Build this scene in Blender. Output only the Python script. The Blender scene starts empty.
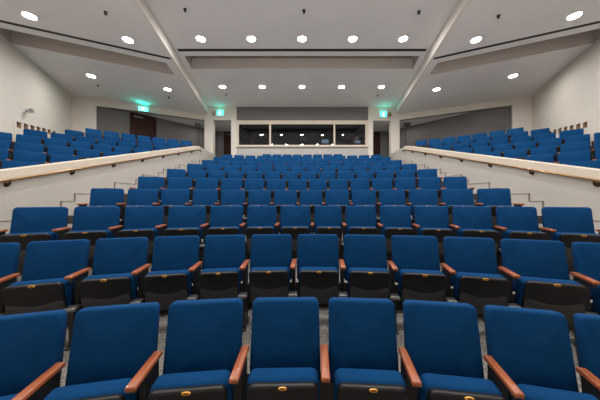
import bpy, bmesh, math, random
from mathutils import Vector, Matrix
random.seed(4)
PI = math.pi
scene = bpy.context.scene
C = scene.collection
EYE = 1.553            # camera height above the front-row floor; all heights below are relative to the eye

# ------------------------------------------------------------------ materials
def mat(name, col, rough=.6, metal=0., bump=0., bscale=200., var=0., vscale=8., sheen=0., spec=.5, emit=None, estr=0., coat=0.):
    m = bpy.data.materials.new(name); m.use_nodes = True
    nt = m.node_tree; b = nt.nodes['Principled BSDF']
    b.inputs['Base Color'].default_value = (*col, 1)
    b.inputs['Roughness'].default_value = rough
    b.inputs['Metallic'].default_value = metal
    b.inputs['Specular IOR Level'].default_value = spec
    b.inputs['Sheen Weight'].default_value = sheen
    b.inputs['Coat Weight'].default_value = coat
    if emit:
        b.inputs['Emission Color'].default_value = (*emit, 1); b.inputs['Emission Strength'].default_value = estr
    tc = nt.nodes.new('ShaderNodeTexCoord')
    if var:
        n = nt.nodes.new('ShaderNodeTexNoise'); n.inputs['Scale'].default_value = vscale; n.inputs['Detail'].default_value = 5
        nt.links.new(tc.outputs['Object'], n.inputs['Vector'])
        r = nt.nodes.new('ShaderNodeValToRGB')
        r.color_ramp.elements[0].position = .3; r.color_ramp.elements[1].position = .7
        r.color_ramp.elements[0].color = (*[c*(1-var) for c in col], 1)
        r.color_ramp.elements[1].color = (*[min(1, c*(1+var)) for c in col], 1)
        nt.links.new(n.outputs['Fac'], r.inputs['Fac']); nt.links.new(r.outputs['Color'], b.inputs['Base Color'])
    if bump:
        n = nt.nodes.new('ShaderNodeTexNoise'); n.inputs['Scale'].default_value = bscale; n.inputs['Detail'].default_value = 3
        nt.links.new(tc.outputs['Object'], n.inputs['Vector'])
        bp = nt.nodes.new('ShaderNodeBump'); bp.inputs['Strength'].default_value = bump; bp.inputs['Distance'].default_value = .01
        nt.links.new(n.outputs['Fac'], bp.inputs['Height']); nt.links.new(bp.outputs['Normal'], b.inputs['Normal'])
    return m

def emitter(name, col, s):
    m = bpy.data.materials.new(name); m.use_nodes = True
    nt = m.node_tree; nt.nodes.remove(nt.nodes['Principled BSDF'])
    e = nt.nodes.new('ShaderNodeEmission'); e.inputs['Color'].default_value = (*col, 1); e.inputs['Strength'].default_value = s
    nt.links.new(e.outputs[0], nt.nodes['Material Output'].inputs['Surface'])
    return m

def wood(name, c1, c2, scale, rough=.35, axis=1, coat=.3, spec=.5):
    m = mat(name, c1, rough, coat=coat, spec=spec)
    nt = m.node_tree; b = nt.nodes['Principled BSDF']
    tc = nt.nodes.new('ShaderNodeTexCoord'); mp = nt.nodes.new('ShaderNodeMapping')
    sc = [scale]*3; sc[axis] = scale*.08; mp.inputs['Scale'].default_value = sc
    n = nt.nodes.new('ShaderNodeTexNoise'); n.inputs['Detail'].default_value = 6; n.inputs['Scale'].default_value = 1
    r = nt.nodes.new('ShaderNodeValToRGB')
    r.color_ramp.elements[0].position = .35; r.color_ramp.elements[1].position = .65
    r.color_ramp.elements[0].color = (*c1, 1); r.color_ramp.elements[1].color = (*c2, 1)
    nt.links.new(tc.outputs['Object'], mp.inputs[0]); nt.links.new(mp.outputs[0], n.inputs['Vector'])
    nt.links.new(n.outputs['Fac'], r.inputs['Fac']); nt.links.new(r.outputs['Color'], b.inputs['Base Color'])
    return m

def carpet(name):
    m = mat(name, (.12, .115, .11), .95, bump=.6, bscale=400)
    nt = m.node_tree; b = nt.nodes['Principled BSDF']
    tc = nt.nodes.new('ShaderNodeTexCoord')
    v = nt.nodes.new('ShaderNodeTexVoronoi'); v.inputs['Scale'].default_value = 55
    n = nt.nodes.new('ShaderNodeTexNoise'); n.inputs['Scale'].default_value = 90; n.inputs['Detail'].default_value = 4
    r = nt.nodes.new('ShaderNodeValToRGB')
    r.color_ramp.elements[0].position = .38; r.color_ramp.elements[0].color = (.05, .05, .052, 1)
    r.color_ramp.elements[1].position = .66; r.color_ramp.elements[1].color = (.42, .39, .34, 1)
    e = r.color_ramp.elements.new(.5); e.color = (.17, .16, .15, 1)
    nt.links.new(tc.outputs['Object'], v.inputs['Vector']); nt.links.new(tc.outputs['Object'], n.inputs['Vector'])
    nt.links.new(n.outputs['Fac'], r.inputs['Fac']); nt.links.new(r.outputs['Color'], b.inputs['Base Color'])
    return m

def glass(name):
    m = bpy.data.materials.new(name); m.use_nodes = True
    nt = m.node_tree; nt.nodes.remove(nt.nodes['Principled BSDF'])
    t = nt.nodes.new('ShaderNodeBsdfTransparent'); t.inputs['Color'].default_value = (.45, .47, .49, 1)
    g = nt.nodes.new('ShaderNodeBsdfGlossy'); g.inputs['Roughness'].default_value = .01
    f = nt.nodes.new('ShaderNodeFresnel'); f.inputs['IOR'].default_value = 1.75
    mx = nt.nodes.new('ShaderNodeMixShader')
    nt.links.new(f.outputs[0], mx.inputs[0]); nt.links.new(t.outputs[0], mx.inputs[1]); nt.links.new(g.outputs[0], mx.inputs[2])
    nt.links.new(mx.outputs[0], nt.nodes['Material Output'].inputs['Surface'])
    return m

M = dict(
    fabric=mat('blue upholstery', (.0016, .045, .145), .85, bump=.15, bscale=900, var=.08, vscale=6, spec=.12),
    shell=mat('black back shell', (.012, .012, .014), .45),
    pan=mat('black seat pan', (.010, .010, .012), .42, bump=.04, bscale=500, spec=.35),
    panlow=mat('charcoal seat underside', (.045, .045, .049), .6, bump=.08, bscale=700),
    arm=wood('cherry wood', (.25, .064, .021), (.41, .120, .042), 60),
    iron=mat('black iron', (.014, .014, .016), .5),
    grey=mat('grey cast metal', (.22, .22, .23), .4, metal=.6),
    brass=mat('amber number plate', (.80, .40, .06), .35, metal=.2),
    plate=mat('dark plate centre', (.22, .06, .03), .4),
    wall=mat('warm white paint', (.68, .635, .58), .8, var=.025, vscale=1.5),
    recess_shade=mat('recess shade tint', (.50, .455, .42), .85),  # darker brownish colour carries the shade inside the ceiling recesses
    fin=mat('white beam paint', (.80, .76, .71), .8),
    white=mat('white plaster', (.50, .47, .435), .8, var=.03, vscale=1.2),
    cap=mat('cream gloss cap', (.68, .60, .50), .32, var=.03, vscale=3),
    ceil=mat('ceiling paint', (.80, .795, .795), .85, var=.012, vscale=.8),
    panel=mat('grey acoustic panel', (.155, .15, .15), .9, bump=.2, bscale=300),
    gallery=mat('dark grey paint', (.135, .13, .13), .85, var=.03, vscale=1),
    frame=mat('beige window frame', (.58, .51, .42), .5),
    below=mat('pale grey panel', (.42, .41, .40), .85),
    door=wood('dark brown door', (.022, .008, .006), (.040, .015, .010), 22, .6, axis=2, coat=0, spec=.12),
    brown=mat('brown door frame', (.028, .011, .008), .6, spec=.15),
    carpet=carpet('speckled carpet'),
    riser=mat('dark riser face', (.045, .043, .042), .7),
    stage=wood('stage boards', (.42, .27, .15), (.50, .33, .19), 12, .4, axis=0),
    black=mat('black slot', (.008, .008, .008), .6),
    blackm=mat('black metal', (.012, .012, .013), .4),
    bronze=mat('bronze rail', (.30, .17, .075), .28, metal=.85),
    knuckle=mat('dark bronze bracket', (.075, .035, .022), .4, metal=.6),
    edge=mat('brown edge strip', (.23, .19, .155), .6),
    tan=mat('tan niche', (.40, .29, .17), .8),
    trimw=mat('white metal trim', (.75, .74, .72), .4),
    refl=mat('lamp reflector', (.85, .85, .84), .35, spec=.5),
    lens=emitter('lamp lens', (1, .965, .92), 330.),
    exitg=emitter('exit sign green', (.02, .80, .62), 9.0),
    glow=emitter('sign top light', (.02, .85, .62), 10.),
    exitgl=emitter('bright exit sign green', (.02, .80, .64), 26.0),
    glow3=emitter('medium sign top light', (.02, .85, .62), 14.),
    glow2=emitter('dim sign top light', (.02, .85, .62), 8.),
    exitw=emitter('exit sign white', (.75, 1., .95), 7.0),
    beige=mat('beige speaker', (.42, .33, .24), .6),
    brownsp=mat('brown speaker', (.26, .15, .09), .6),
    glass=glass('booth glass'),
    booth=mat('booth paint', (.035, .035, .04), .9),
    screen=emitter('monitor glow', (.35, .47, .65), 1.6),
    greyp=mat('pale grey plastic', (.48, .48, .47), .5),
    desk=mat('booth desk', (.06, .06, .065), .6),
)

# ------------------------------------------------------------------ object helpers
def obj(name, bm, m, parent=None, smooth=False, normals=True):
    if normals:
        bmesh.ops.recalc_face_normals(bm, faces=bm.faces)
    me = bpy.data.meshes.new(name); bm.to_mesh(me); bm.free()
    if smooth:
        for p in me.polygons: p.use_smooth = True
    me.materials.append(M[m])
    o = bpy.data.objects.new(name, me); C.objects.link(o)
    if parent is not None: o.parent = parent
    return o
def tag(o, label=None, cat=None, group=None, kind=None):
    if label: o['label'] = label
    if cat: o['category'] = cat
    if group: o['group'] = group
    if kind: o['kind'] = kind
    return o
def empty(name, loc, rz=0, label=None, cat=None, group=None):
    o = bpy.data.objects.new(name, None); C.objects.link(o)
    o.location = loc; o.rotation_euler = (0, 0, rz); o.empty_display_size = .1
    return tag(o, label, cat, group)
def struct(name, bm, m, parent=None, **k):
    o = obj(name, bm, m, parent, **k)
    if parent is None: o['kind'] = 'structure'
    return o
def copy_tree(o, parent=None):
    c = o.copy(); C.objects.link(c); c.parent = parent
    for ch in list(o.children): copy_tree(ch, c)
    return c

def box(bm, x0, x1, y0, y1, z0, z1):
    v = [bm.verts.new((x, y, z)) for x in (x0, x1) for y in (y0, y1) for z in (z0, z1)]
    for f in ((0,1,3,2), (4,6,7,5), (0,4,5,1), (2,3,7,6), (0,2,6,4), (1,5,7,3)):
        bm.faces.new([v[i] for i in f])
    return v
def riser(o):  # upright faces get a darker colour than the carpet
    o.data.materials.append(M['riser'])
    for p in o.data.polygons:
        if abs(p.normal.z) < .5: p.material_index = 1
    return o
def nb(): return bmesh.new()
def boxes(*bs):
    bm = nb()
    for b in bs: box(bm, *b)
    return bm
def rbox(x0, x1, y0, y1, z0, z1, r=.008, seg=2):
    bm = boxes((x0, x1, y0, y1, z0, z1))
    bmesh.ops.bevel(bm, geom=bm.edges[:], offset=r, segments=seg, affect='EDGES', profile=.5)
    return bm
def prism(bm, poly, z0, z1, bottom=True, top=True):
    if len(poly) < 3: return bm
    a = [bm.verts.new((p[0], p[1], z0)) for p in poly]; b = [bm.verts.new((p[0], p[1], z1)) for p in poly]
    n = len(poly)
    for i in range(n): bm.faces.new((a[i], a[(i+1) % n], b[(i+1) % n], b[i]))
    if bottom: bm.faces.new(a[::-1])
    if top: bm.faces.new(b)
    return bm
def clip(poly, f):
    """keep the part of a polygon where f(x,y) >= 0 (f linear)"""
    out = []
    for i in range(len(poly)):
        p, q = poly[i], poly[(i+1) % len(poly)]; a, b = f(*p), f(*q)
        if a >= 0: out.append(p)
        if (a >= 0) != (b >= 0):
            t = a/(a-b); out.append((p[0]+(q[0]-p[0])*t, p[1]+(q[1]-p[1])*t))
    return out
def cyl(bm, p, q, r0, r1=None, n=12, caps=True):
    r1 = r0 if r1 is None else r1
    p, q = Vector(p), Vector(q); d = (q-p).normalized()
    a = d.orthogonal().normalized(); b = d.cross(a)
    A = [bm.verts.new(p+(a*math.cos(t)+b*math.sin(t))*r0) for t in [2*PI*i/n for i in range(n)]]
    B = [bm.verts.new(q+(a*math.cos(t)+b*math.sin(t))*r1) for t in [2*PI*i/n for i in range(n)]]
    for i in range(n): bm.faces.new((A[i], A[(i+1) % n], B[(i+1) % n], B[i]))
    if caps: bm.faces.new(A[::-1]); bm.faces.new(B)
    return bm
def tube(bm, pts, r, n=10):
    pts = [Vector(p) for p in pts]; rings = []
    for i, p in enumerate(pts):
        d = (pts[min(i+1, len(pts)-1)]-pts[max(i-1, 0)]).normalized()
        a = Vector((0, 0, 1)).cross(d)
        a = a.normalized() if a.length > 1e-4 else Vector((1, 0, 0)); b = d.cross(a)
        rings.append([bm.verts.new(p+(a*math.cos(t)+b*math.sin(t))*r) for t in [2*PI*k/n for k in range(n)]])
    for A, B in zip(rings, rings[1:]):
        for i in range(n): bm.faces.new((A[i], A[(i+1) % n], B[(i+1) % n], B[i]))
    bm.faces.new(rings[0][::-1]); bm.faces.new(rings[-1])
    return bm
def lathe(bm, prof, n=24, c=(0, 0, 0)):
    rings = [[bm.verts.new((c[0]+r*math.cos(2*PI*k/n), c[1]+r*math.sin(2*PI*k/n), c[2]+z)) for k in range(n)] for r, z in prof]
    for A, B in zip(rings, rings[1:]):
        for i in range(n): bm.faces.new((A[i], A[(i+1) % n], B[(i+1) % n], B[i]))
    return bm
def rrect(w, h, r, nc=5):
    r = max(min(r, w/2-1e-3, h/2-1e-3), 1e-3); o = []
    for cx, cz, a0 in ((w/2-r, h/2-r, 0), (-w/2+r, h/2-r, PI/2), (-w/2+r, -h/2+r, PI), (w/2-r, -h/2+r, 1.5*PI)):
        for k in range(nc+1):
            a = a0+PI/2*k/nc; o.append((cx+r*math.cos(a), cz+r*math.sin(a)))
    return o
def pad(w, h, t, rc, re, bulge=0., taper=0., ns=4, back_re=0.):
    """cushion slab standing on z=0, back at y=0, front at y=-t, rounded edges, softly domed front"""
    bm = nb(); loops = []
    def loop(ins, y, k=1.):
        pts = rrect((w-2*ins)*k, (h-2*ins)*k, (rc-ins*.6)*k)
        return [bm.verts.new((x*(1-taper*(z/h+.5)), y, z+h/2)) for x, z in pts]
    if back_re:
        for j in range(3):
            a = PI/2*(1-j/3); loops.append(loop(back_re*(1-math.cos(a)), -back_re*(1-math.sin(a))))
    else: loops.append(loop(0, 0))
    for j in range(ns+1):
        a = PI/2*j/ns; loops.append(loop(re*(1-math.cos(a)), -(t-re)-re*math.sin(a)))
    for k in (.86, .66, .42, .2):
        loops.append(loop(re, -t-bulge*(1-k**2), k))
    for A, B in zip(loops, loops[1:]):
        n = len(A)
        for i in range(n): bm.faces.new((A[i], A[(i+1) % n], B[(i+1) % n], B[i]))
    bm.faces.new(loops[0][::-1]); bm.faces.new(loops[-1])
    return bm
def xform(bm, loc=(0, 0, 0), rx=0., rz=0.):
    bmesh.ops.transform(bm, matrix=Matrix.Translation(loc) @ Matrix.Rotation(rz, 4, 'Z') @ Matrix.Rotation(rx, 4, 'X'), verts=bm.verts[:])
    return bm

# ------------------------------------------------------------------ the auditorium seat (faces -y, origin on the floor under the top of its back)
PITCH = .53
REC = math.radians(-9)
def make_seat():
    t = empty('auditorium_seat', (0, 0, 0))
    def curve(bm):                       # the back sweeps rearward towards its top edge
        for v in bm.verts: v.co.y += .17*(v.co.z**2)-.30*.17*v.co.z-.016
        return bm
    obj('backrest', xform(curve(pad(.472, .50, .075, .035, .022, .012, .02, back_re=.015)), (0, -.005, .398), REC), 'fabric', t, True)
    obj('back_shell', xform(curve(pad(.43, .50, .022, .03, .01)), (0, .022, .38), REC), 'shell', t, True)
    s = obj('seat', xform(pad(.425, .375, .115, .05, .042, 0, 0, back_re=.038), (0, -.105, .240), math.radians(13)), 'fabric', t, True)
    p = obj('seat_pan', xform(pad(.395, .365, .030, .04, .014, .008), (0, -.220, .235), math.radians(13)), 'pan', t, True)
    obj('seat_underside', xform(pad(.389, .215, .034, .035, .012, .010), (0, -.219, .232), math.radians(13)), 'panlow', t, True)
    bm = nb(); cyl(bm, (0, 0, 0), (0, -.005, 0), .5, n=20)
    bmesh.ops.scale(bm, vec=(.047, 1, .021), verts=bm.verts[:])
    b = obj('number_plate', xform(bm, (0, -.328, .577), math.radians(13)), 'brass', p)
    bm = nb(); cyl(bm, (0, 0, 0), (0, -.002, 0), .5, n=16)
    bmesh.ops.scale(bm, vec=(.021, 1, .010), verts=bm.verts[:])
    obj('plate_centre', xform(bm, (0, -.3325, .577), math.radians(13)), 'plate', p)
    add_arm(t, -PITCH/2)
    return t
def add_arm(t, x):
    a = obj('armrest', xform(rbox(-.026, .026, -.338, -.045, -.014, .014, .009, 3), (x, 0, .620)), 'arm', t, True)
    bm = boxes((x-.012, x+.012, -.30, -.07, .575, .607), (x-.017, x+.017, -.22, -.08, .29, .58), (x-.018, x+.018, -.29, -.10, .0, .33))
    box(bm, x-.032, x+.032, -.33, -.03, 0, .012)
    obj('arm_support', bm, 'iron', t)
    obj('hinge_bracket', xform(rbox(-.046, .046, -.05, .05, -.018, .018, .010), (x, -.275, .335)), 'grey', t, True)
proto = make_seat()
end_proto = copy_tree(proto)              # the last seat of a row carries the closing armrest as well
add_arm(end_proto, PITCH/2)
first = {'n': True, 'e': True}
def place(x, y, z, rz, sx, label, group, end=False):
    k = 'e' if end else 'n'; src = end_proto if end else proto
    if first[k]: o = src; first[k] = False
    else: o = copy_tree(src)
    o.location = (x, y, z); o.rotation_euler = (0, 0, rz); o.scale = (sx, 1, 1)
    tag(o, label, 'seat', group)
    return o

ORD = 'first second third fourth fifth sixth seventh eighth ninth tenth eleventh twelfth thirteenth fourteenth fifteenth'.split()
# centre block: arcs about (0, OY)
OY = -4.35
ROWD = [1.55, 2.62, 3.764, 4.87, 5.98, 7.085, 8.19, 9.30, 10.40, 11.50, 12.58]
ROWT = [-.662, -.385, -.089, .212, .54, .872, 1.195, 1.517, 1.84, 2.165, 2.46]     # height of the seat-back tops
BACKH = .902
FLOOR = [t-BACKH for t in ROWT]
def split(gap, e=3.85, n=7): return [gap-(gap+e)*(n-k)/n for k in range(n)]+[gap+(e-gap)*k/n for k in range(n+1)]
BND = [
    [-1.905, -1.408, -.894, -.363, .146, .639, 1.13, 1.585, 2.08],
    [-3.14, -2.63, -2.116, -1.603, -1.097, -.602, -.084, .437, .957, 1.485, 2.001, 2.545, 3.09],
    [-3.789, -3.206, -2.628, -2.071, -1.473, -.91, -.379, .17, .666, 1.203, 1.72, 2.232, 2.775, 3.27, 3.79],
    [-3.855, -3.314, -2.768, -2.215, -1.68, -1.14, -.614, -.073, .453, 1.004, 1.543, 2.105, 2.683, 3.268, 3.814],
    [-3.845, -3.248, -2.651, -2.059, -1.48, -.93, -.38, .154, .665, 1.195, 1.724, 2.269, 2.80, 3.331, 3.854],
    split(-.09), split(.155), split(-.08), split(.155), split(-.08),
    [-2.16+.545*k for k in range(9)],
]
ROWNAME = ['front row', 'second row', 'third row', 'fourth row', 'fifth row', 'sixth row', 'seventh row', 'eighth row', 'ninth row', 'tenth row', 'short back row']
for i, b in enumerate(BND):
    R = ROWD[i]-OY; n = len(b)-1
    for k in range(n):
        s = (b[k]+b[k+1])/2; a = s/R
        if i == 0: lab = f'blue tip-up seat, {ORD[k]} from the left in the front row of the centre block'
        elif i == 10: lab = f'blue tip-up seat, {ORD[k]} from the left in the short row below the booth window'
        else: lab = f'blue tip-up seat, {ORD[k]} from the left in the {ROWNAME[i]} of the centre block'
        place(R*math.sin(a), OY+R*math.cos(a), FLOOR[i], -a, (b[k+1]-b[k])/PITCH, lab, f'seats in the {ROWNAME[i]} of the centre block', k == n-1)

# side blocks: arcs about (-+WCX, WCY), rows counted from the back
WCX, WCY, WR0, WP, WZ0, WH = 1.937, -3.038, 16.366, .805, 2.91, .342
WROWS = [(-.05, 7, .571), (63.5, 9, .545), (21.5, 11, .58), (14, 11, .545), (12, 11, .59), (11, 9, .60), (-1, 8, .60)]
WBACK = [0, 0, 0, 1, 1, 1, 0]
WROWS[0] = (84, 7, .571)
F, AX = 233., 302.
WNAME = ['back row', 'second-last row', 'third-last row', 'fourth-last row', 'fifth-last row', 'sixth-last row', 'seventh-last row']
for side, sname in ((-1, 'left'), (1, 'right')):
    for k, (px, n, pit) in enumerate(WROWS):
        if side > 0: px += (-5, -10.5, -3, -2, 0, 0, 0)[k]
        R = WR0-WP*k; zt = WZ0-WH*k; t = (px-AX)/F       # sight-line bearing of the row's end at the side wall
        a = .6
        for _ in range(60):
            g = (WCX-R*math.sin(a))-t*(WCY+R*math.cos(a)); a -= g/(-R*math.cos(a)+t*R*math.sin(a))
        a0 = a+WBACK[k]*pit/R; vis = []
        for j in range(n):
            am = a0-(j+.5)*pit/R
            x, y = WCX-R*math.sin(am), WCY+R*math.cos(am)
            if x > -5.54: break
            qx, qy = AX+F*x/y, 200-F*zt/y
            if qx < -14 or qy > 169-.1224*qx-1.0: continue            # behind the aisle wall or outside: nothing of it shows
            vis.append((x, y, am))
        for j, (x, y, am) in enumerate(vis):
            place(x*(-side), y, zt-BACKH, am*(-side), pit/PITCH,
                  f'blue seat, {ORD[j]} from the wall end, in the {WNAME[k]} of the {sname} wing',
                  f'seats in the {WNAME[k]} of the {sname} wing', j == len(vis)-1)

# ------------------------------------------------------------------ floors
def ring(r0, r1, a0, a1, c, z0, z1, planes, n=48):
    bm = nb(); pts = [(c[0]+r*math.sin(a0+(a1-a0)*k/n), c[1]+r*math.cos(a0+(a1-a0)*k/n)) for r, rng in ((r0, range(n+1)), (r1, range(n, -1, -1))) for k in rng]
    a = [bm.verts.new((x, y, z0)) for x, y in pts]; b = [bm.verts.new((x, y, z1)) for x, y in pts]
    m = len(pts); h = n+1
    for i in range(m): bm.faces.new((a[i], a[(i+1) % m], b[(i+1) % m], b[i]))
    for k in range(n):
        j = m-1-k
        bm.faces.new((b[k], b[k+1], b[j-1], b[j])); bm.faces.new((a[k+1], a[k], a[j], a[j-1]))
    for co, no in planes:
        bmesh.ops.bisect_plane(bm, geom=bm.verts[:]+bm.edges[:]+bm.faces[:], plane_co=co, plane_no=no, clear_outer=True)
        es = [e for e in bm.edges if len(e.link_faces) == 1]
        if es: bmesh.ops.holes_fill(bm, edges=es, sides=0)
    return bm
FB = .19
bm = boxes((-4.95, 4.95, -3.45, 3.6, FLOOR[0]-.2, FLOOR[0]))
riser(struct('floor', bm, 'carpet'))
for i in range(1, 11):
    r0 = ROWD[i-1]+FB-OY; r1 = ROWD[i]+FB-OY
    bm = ring(r0, r1, -1.0, 1.0, (0, OY), FLOOR[i]-.7, FLOOR[i], [((3.93, 0, 0), (1, 0, 0)), ((-3.93, 0, 0), (-1, 0, 0)), ((0, 13.05, 0), (0, 1, 0))])
    riser(struct('floor', bm, 'carpet'))
bm = ring(ROWD[10]+FB-OY, 20.3, -1.0, 1.0, (0, OY), FLOOR[10]-.7, FLOOR[10], [((5.9, 0, 0), (1, 0, 0)), ((-5.9, 0, 0), (-1, 0, 0))])
for co, no in (((0, 13.0, 0), (0, -1, 0)),):
    pass
riser(struct('floor', bm, 'carpet'))
# aisle stairs, pairs of risers as the stepped skirting on the wall shows
STEPS = []          # (front y, level)
for j in range(-1, 8):
    y0 = 3.70+1.078*j; l0 = -.35+.325*j
    STEPS += [(y0, l0), (y0+.29, l0+.165)]
STEPS = [s for s in STEPS if s[0] < 11.3]
SK = .30
for side, sname in ((-1, 'left'), (1, 'right')):
    for k, (y0, l) in enumerate(STEPS):
        y1 = STEPS[k+1][0] if k+1 < len(STEPS) else 13.05
        z = min(l-SK, FLOOR[10]+.0)
        xs = sorted((side*3.93, side*4.945))
        riser(struct('floor', boxes((xs[0], xs[1], y0, y1, z-.6, z)), 'carpet'))

# ------------------------------------------------------------------ aisle parapets with cap, handrail and stepped skirting
def ptop(y): return min(.478+.288*(y-3.82), 2.575)
PX = 4.95
for side, sname in ((-1, 'left'), (1, 'right')):
    bm = nb(); ys = [.6]+[1+.5*k for k in range(21)]+[11.1, 11.24, 11.26, 12.0, 13.05]
    def strip(bm, ys, x0, x1, zb, zt):
        rings = [[bm.verts.new((side*x, y, z)) for x, z in ((x0, zb(y)), (x1, zb(y)), (x1, zt(y)), (x0, zt(y)))] for y in ys]
        for A, B in zip(rings, rings[1:]):
            for i in range(4): bm.faces.new((A[i], A[(i+1) % 4], B[(i+1) % 4], B[i]))
        bm.faces.new(rings[0]); bm.faces.new(rings[-1])
    strip(bm, ys, PX, PX+.16, lambda y: -1.75, lambda y: ptop(y)-(.14 if y < 11.2 else .0))
    struct('wall_aisle_'+sname, bm, 'white')
    ys = [y for y in ys if y <= 11.1]+[11.25]
    bm = nb(); strip(bm, ys, PX-.035, PX+.20, lambda y: ptop(y)-.15, lambda y: ptop(y))
    bmesh.ops.bevel(bm, geom=[e for e in bm.edges], offset=.012, segments=2, affect='EDGES') if False else None
    struct('trim_1' if side < 0 else 'trim_2', bm, 'cap')
    # handrail
    h = empty('handrail', (side*(PX-.07), 3.0, ptop(3.0)-.2), 0, f'bronze handrail with round brackets under the cream cap of the {sname} aisle wall', 'handrail')
    L = h.location
    def rz_(y): return ptop(y)-.165
    pts = [(0, y-L.y, rz_(y)-L.z) for y in [1.2+.5*k for k in range(20)]+[11.0]]
    pts += [(0, 11.2-L.y, rz_(11.2)-L.z-.0), (0, 11.32-L.y, rz_(11.2)-L.z-.03), (side*.035, 11.36-L.y, rz_(11.2)-L.z-.05), (side*.07, 11.37-L.y, rz_(11.2)-L.z-.05)]
    obj('rail', tube(nb(), pts, .021), 'bronze', h, True)
    for y in (2.8, 3.9, 5.0, 6.1, 7.2, 8.27, 9.3, 10.4):
        bm = nb(); zc = rz_(y)-L.z
        cyl(bm, (side*.07, y-L.y, zc-.075), (side*.052, y-L.y, zc-.075), .04, .04, 16)
        cyl(bm, (side*.055, y-L.y, zc-.075), (side*.012, y-L.y, zc-.07), .022, .018, 10)
        cyl(bm, (side*.012, y-L.y, zc-.08), (0, y-L.y, zc-.012), .016, .014, 10)
        obj('bracket', bm, 'knuckle', h, True)
    # skirting
    bm = nb(); ed = nb()
    for k, (y0, l) in enumerate(STEPS):
        y1 = STEPS[k+1][0] if k+1 < len(STEPS) else 12.9
        xs = sorted((side*(PX-.018), side*(PX+.002)))
        if l > 2.0: break
        box(bm, xs[0], xs[1], y0, y1, l-.75, l-.0)
        xe = sorted((side*(PX-.026), side*(PX+.002)))
        box(ed, xe[0], xe[1], y0-.012, y1, l-.006, l+.006)
        if k: box(ed, xe[0], xe[1], y0-.006, y0+.004, STEPS[k-1][1], l-.004)
    sk = struct('baseboard_'+sname, bm, 'white')
    obj('edge_strip', ed, 'edge', sk)

# ------------------------------------------------------------------ wing geometry (left wing frame u,n ; mirrored for the right)
ux, uy = .909, .417
def W(u, n): return (u*ux-n*uy, u*uy+n*ux)
def U(x, y): return x*ux+y*uy
def N(x, y): return -x*uy+y*ux
def FIN(y): return 3.05+.17*y
ZC, ZW, ZH = 5.23, 4.85, 4.53          # centre ceiling, wing ceiling, gallery ceiling
US, NH = -5.19, 14.3
def mir(poly, side): return [(p[0]*(-side), p[1]) for p in poly]

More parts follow.
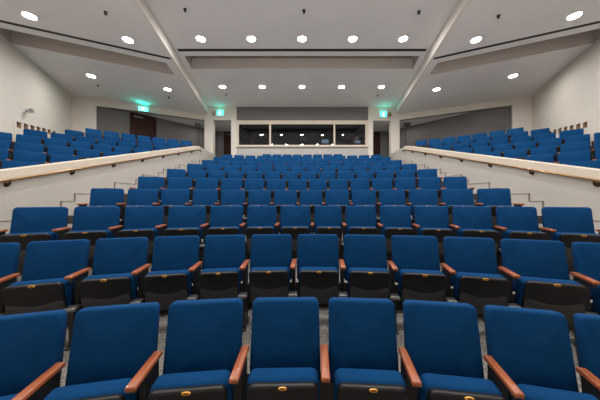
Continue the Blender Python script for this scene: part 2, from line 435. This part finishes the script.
def wing_poly(n0, n1, off=.06):
    q = [W(US, n0), W(12, n0), W(12, n1), W(US, n1)]
    q = clip(q, lambda x, y: -x-(FIN(y)+off))
    q = clip(q, lambda x, y: y+3.45)
    return q
for side, sname in ((-1, 'left'), (1, 'right')):
    bm = nb()
    prism(bm, mir(wing_poly(-6, 9.5), side), ZW, ZW+.12)
    prism(bm, mir(wing_poly(10.32, NH+.1), side), ZW, ZW+.12)
    fill = clip(wing_poly(9.5, 10.32), lambda x, y: (FIN(y)+.36)+x)
    prism(bm, mir(fill, side), ZW, ZW+.12)
    hole = clip(wing_poly(9.5, 10.32), lambda x, y: -x-(FIN(y)+.36))
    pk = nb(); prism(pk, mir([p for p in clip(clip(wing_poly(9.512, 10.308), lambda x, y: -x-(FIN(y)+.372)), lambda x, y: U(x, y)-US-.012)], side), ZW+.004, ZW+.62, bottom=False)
    struct('ceiling', bm, 'ceil', normals=False); struct('trim_9' if side < 0 else 'trim_10', pk, 'recess_shade', normals=False)
    s = wing_poly(9.09, 9.20, .02); bm = nb(); prism(bm, mir(s, side), ZW-.006, ZW+.02)
    tag(obj('air_slot', bm, 'black'), f'long thin black air slot in the {sname} wing ceiling', 'air vent', 'black air slots in the ceiling')
    # fin between centre and wing ceilings
    q = [(-FIN(-3.45), -3.45), (-FIN(13.1), 13.1), (-FIN(13.1)-.10, 13.1), (-FIN(-3.45)-.10, -3.45)]
    bm = nb(); prism(bm, mir(q, side), ZW-.012, ZC+.1)
    struct('trim_3' if side < 0 else 'trim_4', bm, 'fin')
    # side wall
    bm = nb(); q = [W(US, -3.0), W(US, NH+.3), W(US-.2, NH+.3), W(US-.2, -3.0)]
    prism(bm, mir(q, side), -1.75, ZW+.1); struct('wall_'+sname, bm, 'wall')
    # header over the gallery opening and solid return beside the side wall
    u0 = U(-9.89, 11.2)-(0 if side < 0 else .17)
    bm = nb()
    prism(bm, mir([W(US, NH), W(u0, NH), W(u0, NH+.18), W(US, NH+.18)], side), -1.0, ZW+.1)
    prism(bm, mir([W(u0, NH), W(.62, NH), W(.62, NH+.18), W(u0, NH+.18)], side), ZH, ZW+.1)
    struct('wall_rear_'+sname, bm, 'wall')
    # gallery back wall, ceiling
    gp = [W(u0-.12, NH+.1), (-8.78, 11.9), (-6.25, 14.75), (-5.6, 15.4), (-3.6, 15.4)]
    out = [(-3.6, 15.6), (-5.7, 15.6), (-6.4, 14.9), (-8.9, 12.1), (-10.2, 11.25)]
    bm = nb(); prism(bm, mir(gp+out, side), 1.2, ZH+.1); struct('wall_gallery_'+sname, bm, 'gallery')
    cp = [W(u0-.1, NH+.02), W(.62, NH+.02), (-3.6, 13.15), (-3.6, 15.5), (-5.65, 15.5), (-6.3, 14.8), (-8.8, 12.0)]
    bm = nb(); prism(bm, mir(cp, side), ZH, ZH+.1); struct('ceiling', bm, 'ceil')
    # wing floor tiers
    c = (WCX*(-side), WCY)
    ang = (-1.1, -.2) if side < 0 else (.2, 1.1)
    wn = W(US, 0); pn = Vector((-ux*(-side), -uy, 0))
    planes = [((side*5.12, 0, 0), (-side, 0, 0)), ((wn[0]*(-side), wn[1], 0), pn)]
    for k in range(7):
        R = WR0-WP*k; z = WZ0-WH*k-BACKH
        if k == 0: r0, r1 = R-WP+.19, R+4.2
        else: r0, r1 = R-WP+.19, R+.19
        if k == 6: r0 = R-1.5
        pl = list(planes)
        if k == 0:
            d = Vector((-2.53*1, 2.85, 0)); nn = Vector((-2.85, 2.53, 0))     # along the gallery wall
            nn = Vector((-(14.75-11.9), (-6.25+8.78), 0)).normalized()
            pl.append(((-8.84*(-side), 11.97, 0), (nn.x*(-side), nn.y, 0)))
            pl.append(((0, 15.45, 0), (0, 1, 0)))
        riser(struct('floor', ring(r0, r1, ang[0], ang[1], c, z-.8, z, pl), 'carpet'))
    # vent panel with seven square openings on the side wall
    t0 = 7.05
    v = empty('vent_panel', (0, 0, 0), 0, f'pale wall panel with a row of square tan openings on the {sname} side wall', 'vent panel')
    def wp(n, d): # point on side wall at depth n, d in front
        p = W(US+d, n); return (p[0]*(-side), p[1])
    bm = nb(); VC = nb()
    hz = []; n0 = N(-9.05, 7.59)
    for k in range(7): hz.append((n0+.345*k-.115, n0+.345*k+.115, 2.33+.048*k))
    th = .012
    lo, hi = n0-.24, n0+.345*6+.4
    def slab(bm, a, b, z0a, z1a, z0b=None, z1b=None, d0=0., d1=th):
        z0b = z0a if z0b is None else z0b; z1b = z1a if z1b is None else z1b
        P = []
        for n, z0, z1 in ((a, z0a, z1a), (b, z0b, z1b)):
            for d in (d0, d1):
                x, y = wp(n, d); P.append([bm.verts.new((x, y, z0)), bm.verts.new((x, y, z1))])
        for A, B in ((0, 1), (1, 3), (3, 2), (2, 0)):
            bm.faces.new((P[A][0], P[B][0], P[B][1], P[A][1]))
        bm.faces.new([P[i][0] for i in (0, 1, 3, 2)]); bm.faces.new([P[i][1] for i in (0, 1, 3, 2)])
    prev = lo; zb = 1.2
    topz = lambda n: 2.575+.105*(n-n0)
    for a, b, z in hz:
        slab(bm, prev, a, zb, topz(prev), zb, topz(a))
        slab(bm, a, b, zb, z); slab(bm, a, b, z+.19, topz(a), z+.19, topz(b)); prev = b
    slab(bm, prev, hi, zb, topz(prev), zb, topz(hi))
    obj('panel_face', bm, 'wall', v)
    for a, b, z in hz:
        bm = nb(); V = [[[bm.verts.new((*wp(n, d), zz)) for zz in (z, z+.19)] for n in (a, b)] for d in (-.13, .004)]
        for f in ((V[0][0][0], V[0][1][0], V[0][1][1], V[0][0][1]), (V[0][0][0], V[1][0][0], V[1][0][1], V[0][0][1]), (V[0][1][0], V[1][1][0], V[1][1][1], V[0][1][1]),
                  (V[0][0][0], V[0][1][0], V[1][1][0], V[1][0][0]), (V[0][0][1], V[0][1][1], V[1][1][1], V[1][0][1])): bm.faces.new(f)
        obj('opening', bm, 'tan', v, normals=False)
        slab(VC, a-.004, b+.004, z-.004, z+.194, d0=-.14, d1=.02)
    bmesh.ops.recalc_face_normals(VC, faces=VC.faces)
    me = bpy.data.meshes.new('cut'); VC.to_mesh(me); VC.free(); cu = bpy.data.objects.new('cut', me); C.objects.link(cu)
    wo = C.objects['wall_'+sname]; md = wo.modifiers.new('b', 'BOOLEAN'); md.object = cu; md.solver = 'EXACT'
    bpy.context.view_layer.update(); nm = bpy.data.meshes.new_from_object(wo.evaluated_get(bpy.context.evaluated_depsgraph_get()))
    wo.modifiers.clear(); wo.data = nm; bpy.data.objects.remove(cu)

# ------------------------------------------------------------------ centre ceiling
def cen(y0, y1, off=0., inner=None):
    return [(-FIN(y0)+off, y0), (FIN(y0)-off, y0), (FIN(y1)-off, y1), (-FIN(y1)+off, y1)]
bm = nb(); A0, A1 = 8.46, 9.30
prism(bm, cen(-3.45, A0), ZC, ZC+.12); prism(bm, cen(A1, 13.1), ZC, ZC+.12)
for s in (-1, 1):
    prism(bm, [(s*FIN(A0), A0), (s*(FIN(A0)-.22), A0), (s*(FIN(A1)-.22), A1), (s*FIN(A1), A1)], ZC, ZC+.12)
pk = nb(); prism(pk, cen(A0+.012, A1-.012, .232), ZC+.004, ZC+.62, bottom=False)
struct('ceiling', bm, 'ceil', normals=False); struct('trim_11', pk, 'recess_shade', normals=False)
bm = nb(); prism(bm, cen(8.06, 8.19, .1), ZC-.006, ZC+.02)
tag(obj('air_slot', bm, 'black'), 'long thin black air slot across the centre ceiling', 'air vent', 'black air slots in the ceiling')

# ------------------------------------------------------------------ centre back wall with booth window and two doorways
K = 13.1/F
def X(px): return (px-AX)*K
def Z(py): return (200-py)*K
YB = 13.1
bm = boxes(
    (X(204.5), X(213.2), YB-.02, YB+.28, .8, ZC+.05), (X(231.2), X(236.6), YB-.02, YB+.28, .8, ZC+.05),
    (X(213.2), X(231.2), YB, YB+.26, Z(120), ZC+.05),
    (X(391), X(399.5), YB-.02, YB+.28, .8, ZC+.05), (X(368.3), X(373), YB-.02, YB+.28, .8, ZC+.05),
    (X(373), X(391), YB, YB+.26, Z(120.5), ZC+.05))
struct('wall_back', bm, 'wall')
struct('trim_5', boxes((X(236.6), X(368.3), YB+.02, YB+.2, Z(120.6), ZC+.05)), 'panel')
struct('trim_6', boxes((X(236.6), X(368.3), YB+.02, YB+.2, .8, Z(146.8))), 'below')
fr = [(X(236.6), X(368.3), YB-.04, YB+.2, Z(124.3), Z(120.6)), (X(236.6), X(368.3), YB-.07, YB+.2, Z(147), Z(145.2)),
      (X(236.6), X(238.8), YB-.04, YB+.2, Z(145.2), Z(124.3)), (X(365.4), X(368.3), YB-.04, YB+.2, Z(145.2), Z(124.3))]
fr += [(X(269.3), X(271), YB-.03, YB+.15, Z(145.2), Z(124.3)), (X(333.6), X(335.2), YB-.03, YB+.15, Z(145.2), Z(124.3))]
win = struct('window_1', boxes(*fr), 'frame')
for a, b in ((238.8, 269.3), (271, 333.6), (335.2, 365.4)):
    obj('pane', boxes((X(a), X(b), YB+.05, YB+.058, Z(145.2), Z(124.3))), 'glass', win)
# control booth behind the glass
bx0, bx1, by1, bz0, bz1 = X(237), X(368), 16.2, 2.22, 4.6
bm = nb()
box(bm, bx0, bx1, by1, by1+.1, bz0, bz1)
box(bm, bx0-.1, bx0, YB+.2, by1+.1, bz0, bz1); box(bm, bx1, bx1+.1, YB+.2, by1+.1, bz0, bz1)
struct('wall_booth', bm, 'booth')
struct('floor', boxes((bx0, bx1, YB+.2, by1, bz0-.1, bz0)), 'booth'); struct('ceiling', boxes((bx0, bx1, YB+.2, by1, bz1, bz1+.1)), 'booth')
d = empty('control_desk', (0, 14.0, bz0), 0, 'dark control desk running behind the booth window', 'desk')
obj('desk_top', boxes((X(242), X(362), -.35, .4, 1.0, 1.05)), 'desk', d)
for px in (244, 300, 360):
    obj('desk_leg', boxes((X(px)-.03, X(px)+.03, -.3, .35, 0, 1.0)), 'desk', d)
DZ = bz0+1.05
def monitor(px, w, lab):
    t = empty('monitor', (X(px)*1.07, 13.85, DZ), 0, lab, 'monitor', 'monitors on the booth desk')
    obj('stand', boxes((-.09, .09, -.05, .08, 0, .015), (-.02, .02, .0, .03, .015, .16)), 'blackm', t)
    obj('casing', boxes((-w/2, w/2, 0, .035, .08, .08+w*.6)), 'blackm', t)
    obj('screen', boxes((-w/2+.02, w/2-.02, -.004, 0, .1, .06+w*.6)), 'screen', t)
monitor(325, .44, 'glowing blue monitor on the desk behind the middle booth pane')
monitor(357, .34, 'small pale monitor on the desk at the right end of the booth')
t = empty('projector', (X(303.5)*1.05, 13.75, DZ), 0, 'pale grey projector raised in the middle of the booth window', 'projector')
obj('plinth', boxes((-.18, .18, -.15, .2, 0, .22)), 'desk', t)
obj('casing', xform(rbox(-.2, .2, -.2, .2, 0, .17, .02), (0, 0, .22)), 'greyp', t)
bm = nb(); cyl(bm, (.08, -.2, .31), (.08, -.26, .31), .05, .05, 16); obj('lens', bm, 'blackm', t)

# vestibule doors behind the two doorways and the door in the left gallery
def door(name, cx, y, z, w, h, rz, fr=.07, lab=None):
    t = empty(name, (cx, y, z), rz); tag(t, kind='structure')
    obj('door_frame', boxes((-w/2-fr, -w/2, -.05, .03, 0, h+fr), (w/2, w/2+fr, -.05, .03, 0, h+fr), (-w/2, w/2, -.05, .03, h, h+fr)), 'brown', t)
    bm = boxes((-w/2, w/2, -.02, .03, 0, h)); l = obj('door_leaf', bm, 'door', t)
    bm = nb(); cyl(bm, (w/2-.08, -.02, 1.0), (w/2-.08, -.08, 1.0), .016); cyl(bm, (w/2-.08, -.07, 1.0), (w/2-.2, -.07, 1.0), .012)
    obj('door_handle', bm, 'grey', l)
    bm = boxes((-w/2+.1, -w/2+.5, -.05, -.02, h-.12, h-.06)); cyl(bm, (-w/2+.3, -.05, h-.09), (-w/2+.3, -.12, h-.06), .012)
    obj('door_closer', bm, 'grey', l)
    return t
FZ = FLOOR[10]
for i, s in ((1, -1), (2, 1)):
    door(f'door_{i}', s*4.66, 15.37, FZ, .84, 4.40-FZ, 0)
ga = math.atan2(14.75-11.9, -6.25+8.78)
gx, gy = -8.40, 11.9+(14.75-11.9)*(8.78-8.40)/2.53
door('door_3', gx+.035, gy-.035, WZ0-BACKH, 1.05, 4.40-WZ0+BACKH, ga)

# ------------------------------------------------------------------ downlights
def downlight(x, y, z, lab, group):
    t = empty('recessed_downlight', (x, y, z), 0, lab, 'downlight', group)
    obj('trim_ring', lathe(nb(), [(.136, 0.0), (.160, -.003), (.160, -.009), (.130, -.007), (.130, 0.002)]), 'trimw', t, True)
    obj('reflector', lathe(nb(), [(.130, -.006), (.128, .006), (.124, .014), (.120, .022)]), 'refl', t, True, normals=False)
    bm = nb(); lathe(bm, [(.122, .014), (.08, .004), (.001, -.002)], 20); obj('lamp_lens', bm, 'lens', t)
# round openings through the ceiling slabs for the cans
HOLES = []
for j, n in ((0, 7.57), (1, 10.78)):
    sp = 1.645 if j == 0 else 1.837
    for k in range(-2, 3):
        HOLES.append((k*sp, n, ZC, f'round recessed downlight, {ORD[k+2]} from the left in the {"near" if j == 0 else "far"} row of the centre ceiling', f'downlights in the {"near" if j == 0 else "far"} centre row'))
for side, sname in ((-1, 'left'), (1, 'right')):
    for px, py, w in ((91, 76, 'far outer'), (167.5, 89.5, 'far inner'), (29.5, 16, 'near outer'), (128, 40, 'near inner')):
        D = F*ZW/(200-py); x = (px-AX)/F*D
        HOLES.append((x*(-side), D, ZW, f'round recessed downlight in the {sname} wing ceiling, {w} one of four', f'downlights in the {sname} wing ceiling'))
for h in HOLES: downlight(*h)
# cut the cans out of the ceiling slabs
cut = nb()
for x, y, z, *_ in HOLES: cyl(cut, (x, y, z-.05), (x, y, z+.104), .133, .133, 24)
me = bpy.data.meshes.new('cut'); cut.to_mesh(me); cut.free()
cutter = bpy.data.objects.new('cut', me); C.objects.link(cutter)
dg = None
for o in [o for o in C.objects if o.name.startswith('ceiling') and o.type == 'MESH']:
    md = o.modifiers.new('b', 'BOOLEAN'); md.operation = 'DIFFERENCE'; md.object = cutter; md.solver = 'EXACT'; md.use_self = True
bpy.context.view_layer.update(); dg = bpy.context.evaluated_depsgraph_get()
for o in [o for o in C.objects if o.name.startswith('ceiling') and o.type == 'MESH']:
    nm = bpy.data.meshes.new_from_object(o.evaluated_get(dg)); o.modifiers.clear(); o.data = nm
bpy.data.objects.remove(cutter)

# room lamps further forward, above the front rows and the stage (same downlight grid, outside the picture)
def lamp(x, y, z, p, size=.28, spread=170):
    l = bpy.data.lights.new('ceiling_area_light', 'AREA'); l.shape = 'DISK'; l.size = size; l.energy = p; l.color = (1, .965, .92); l.spread = math.radians(spread)
    o = bpy.data.objects.new('ceiling_area_light', l); C.objects.link(o); o.location = (x, y, z-.02)
LP = 40
FL = 440
for y, sp in ((4.4, 1.45), (1.2, 1.25)):
    for k in range(-2, 3): lamp(k*sp, y, ZC, LP, spread=170)
for s in (-1, 1):
    for x, y in ((5.75, 3.2), (4.2, 3.9), (4.4, .6)): lamp(s*x, y, ZW, LP)
    lamp(s*6.0, 13.75, ZH, 9, .5); lamp(s*4.5, 14.0, ZH, 9, .5)      # added lights under the gallery ceiling, brightening gallery and doorways
# added unseen fill spots behind the camera, aimed up to brighten the ceiling
def fill_spot(x, y, z, tx, ty, tz, p, ang=75):
    l = bpy.data.lights.new('stage_flood', 'SPOT'); l.energy = p; l.spot_size = math.radians(ang); l.spot_blend = 1; l.shadow_soft_size = .25; l.color = (1, .97, .94)
    o = bpy.data.objects.new('stage_flood', l); C.objects.link(o); o.location = (x, y, z)
    o.rotation_euler = (Vector((tx, ty, tz))-Vector((x, y, z))).to_track_quat('-Z', 'Y').to_euler()
for s in (-1, 1):
    fill_spot(s*1.5, -2.4, -.3, s*1.5, 6.5, ZC, FL*.55)
    fill_spot(s*2.8, -2.2, -.3, s*6.8, 6.5, ZC, FL*.6)
    fill_spot(s*2.2, -2.6, -.3, s*2.0, 11.5, ZC+.6, FL*1.0, 50)

# ------------------------------------------------------------------ stage end of the room
struct('floor', boxes((-4.4, 4.4, -3.45, -.55, FLOOR[0], FLOOR[0]+.02)), 'stage')
struct('wall_front', boxes((-6, 6, -3.65, -3.45, -1.75, ZC+.1)), 'wall')

# ------------------------------------------------------------------ signs, speakers, sprinklers, stands
def exit_sign(x, y, z, rz, w, h, lab, glow='glow', face='exitg'):
    t = empty('exit_sign', (x, y, z), rz, lab, 'exit sign', 'green exit signs')
    obj('housing', boxes((-w/2, w/2, -.05, .03, -h/2, h/2)), 'trimw', t)
    obj('sign_face', boxes((-w/2+.012, w/2-.012, -.056, -.05, -h/2+.012, h/2-.012)), face, t)
    bm = nb(); k = h
    cyl(bm, (.02*k, -.056, .25*k), (.02*k, -.060, .25*k), .09*k, n=12)
    for (x0, z0), (x1, z1), r in (((0, .16), (-.06, -.08), .08), ((-.06, -.08), (.10, -.22), .05), ((.10, -.22), (.06, -.36), .045), ((-.06, -.08), (-.24, -.28), .05), ((0, .10), (.2, .02), .04), ((0, .12), (-.2, .06), .04)):
        cyl(bm, (x0*k, -.058, z0*k), (x1*k, -.058, z1*k), r*k*.8, n=8)
    obj('pictogram', bm, 'exitw', t)
    bm = boxes((-w/2+.02, w/2-.02, -.04, .02, h/2, h/2+.006)); obj('top_light', bm, glow, t)
exit_sign(X(220.7), YB-.03, Z(113.4), 0, .36, .26, 'green lit exit sign over the doorway left of the booth window', 'glow2')
exit_sign(X(383), YB-.03, Z(115), 0, .36, .28, 'green lit exit sign over the doorway right of the booth window', 'glow3')
un = U(*W(0, 0)); ex = None
t_ = (144.3-AX)/F           # bearing of the sign on the left header
u_ = None
lo, hi = -5., 0.6
for _ in range(50):
    m_ = (lo+hi)/2; p = W(m_, NH)
    if p[0]/p[1] < t_: lo = m_
    else: hi = m_
p = W(lo, NH-.22)
exit_sign(p[0], p[1], (200-109.2)*p[1]/F, math.atan2(uy, ux), .40, .20, 'green lit exit sign on the header above the left gallery, glowing on the ceiling', 'glow', 'exitgl')
for px, py, m, lab in ((214, 113.6, 'beige', 'small beige wall speaker beside the exit sign left of the booth'), (389.4, 115, 'brownsp', 'small brown wall speaker beside the exit sign right of the booth')):
    t = empty('wall_speaker', (X(px), YB-.03, Z(py)), 0, lab, 'speaker')
    obj('cabinet', xform(rbox(-.07, .07, -.09, .03, -.11, .11, .012)), m, t)
    obj('grille', boxes((-.055, .055, -.094, -.09, -.095, .095)), m, t)
tag(obj('light_switch', rbox(X(234)-.035, X(234)+.035, YB-.035, YB-.018, Z(143)-.05, Z(143)+.05, .006), 'greyp'), 'small grey switch plate on the white pier left of the booth', 'switch')

def sprinkler(px, py, z, lab):
    D = F*z/(200-py); x = (px-AX)/F*D
    t = empty('sprinkler_head', (x, D, z), 0, lab, 'sprinkler', 'ceiling sprinklers')
    bm = nb(); cyl(bm, (0, 0, 0), (0, 0, -.012), .045, .04, 14); obj('escutcheon', bm, 'blackm', t)
    bm = nb(); cyl(bm, (0, 0, -.01), (0, 0, -.06), .016, .012, 8); cyl(bm, (0, 0, -.06), (0, 0, -.066), .035, .035, 12); obj('deflector', bm, 'blackm', t)
for px, py, z, lab in (
    (185, 9, ZC, 'small dark sprinkler head, leftmost on the near centre ceiling'), (304, 10.3, ZC, 'small dark sprinkler head, middle of the near centre ceiling'),
    (419, 11.5, ZC, 'small dark sprinkler head, rightmost on the near centre ceiling'), (105.5, 12, ZW, 'small dark sprinkler head on the near left wing ceiling'),
    (498.5, 15.5, ZW, 'small dark sprinkler head on the near right wing ceiling'), (98, 85, ZW, 'small dark sprinkler head by the far outer left wing downlight'),
    (169, 97, ZW, 'small dark sprinkler head by the far inner left wing downlight'), (226, 94, ZC, 'small dark sprinkler head, leftmost on the far centre ceiling'),
    (377.5, 95, ZC, 'small dark sprinkler head, rightmost on the far centre ceiling')):
    sprinkler(px, py, z, lab)

# lamp stands at the back of each wing
zf = WZ0-BACKH
y = 12.75; x = (198.3-AX)/F*y; zt = (200-125.5)/F*y
t = empty('stage_light_stand', (x, y, zf), 0, 'black round spotlight on a tall slim pole at the back of the left wing', 'spotlight')
bm = nb(); cyl(bm, (0, 0, 0), (0, 0, zt-zf-.1), .02, .02, 10); cyl(bm, (0, 0, 0), (0, 0, .02), .2, .2, 18); obj('pole', bm, 'blackm', t)
bm = nb(); cyl(bm, (0, .16, zt-zf), (0, -.10, zt-zf-.02), .12, .14, 18); obj('lamp_head', bm, 'blackm', t)
bm = nb(); tube(bm, [(-.15, 0, zt-zf), (-.15, 0, zt-zf-.14), (0, 0, zt-zf-.17), (.15, 0, zt-zf-.14), (.15, 0, zt-zf)], .012, 6); obj('yoke', bm, 'blackm', t)
x = (406.5-AX)/F*y; zt = (200-124.5)/F*y
t = empty('stage_light_stand', (x, y, zf), 0, 'black boxy light on a tall slim pole at the back of the right wing', 'spotlight')
bm = nb(); cyl(bm, (-.06, 0, 0), (-.06, 0, zt-zf), .02, .02, 10); cyl(bm, (-.06, 0, 0), (-.06, 0, .02), .2, .2, 18); obj('pole', bm, 'blackm', t)
obj('lamp_head', xform(rbox(-.17, .17, -.13, .13, -.09, .09, .02), (.02, 0, zt-zf)), 'blackm', t)
bm = nb(); cyl(bm, (.08, -.13, zt-zf), (.08, -.2, zt-zf), .07, .08, 14); obj('lens_hood', bm, 'blackm', t)

# camera on the left side wall
t_ = (26.5-AX)/F; lo, hi = 0., 13.
for _ in range(50):
    m_ = (lo+hi)/2; p = W(US, m_)
    if p[0]/p[1] < t_: lo = m_
    else: hi = m_
p = W(US, lo); zc = (200-110)*p[1]/F
t = empty('wall_camera', (p[0], p[1], zc), math.atan2(uy, ux), 'small grey camera on a bracket on the left side wall', 'camera')
bm = nb(); cyl(bm, (0, 0, 0), (.02, 0, 0), .06, .06, 14); cyl(bm, (.02, 0, 0), (.12, 0, -.02), .018, .018, 8); obj('bracket', bm, 'greyp', t)
obj('housing', xform(rbox(-.06, .06, -.06, .06, -.07, .07, .02), (.14, -.04, -.02)), 'greyp', t)
bm = nb(); cyl(bm, (.16, -.10, -.02), (.17, -.14, -.03), .05, .05, 16); obj('lens', bm, 'grey', t)

# ------------------------------------------------------------------ lift everything so that the front-row floor is z = 0
for o in C.objects:
    if o.parent is None: o.location.z += EYE

# ------------------------------------------------------------------ camera, world, view
cam = bpy.data.cameras.new('camera'); co = bpy.data.objects.new('camera', cam); C.objects.link(co)
cam.sensor_width = 36; cam.lens = F/600*36; cam.shift_x = -2/600
co.location = (0, 0, EYE); co.rotation_euler = (PI/2, 0, 0); cam.clip_start = .05
scene.camera = co
w = bpy.data.worlds.new('world'); scene.world = w; w.use_nodes = True
w.node_tree.nodes['Background'].inputs[0].default_value = (.02, .02, .02, 1)
vs = scene.view_settings
vs.view_transform = 'Standard'; vs.look = 'None'; vs.gamma = 1; vs.exposure = 0.0; vs.use_curve_mapping = False
scene.cycles.use_denoising = True
scene.cycles.max_bounces = 10; scene.cycles.diffuse_bounces = 6
scene.cycles.sample_clamp_indirect = 8
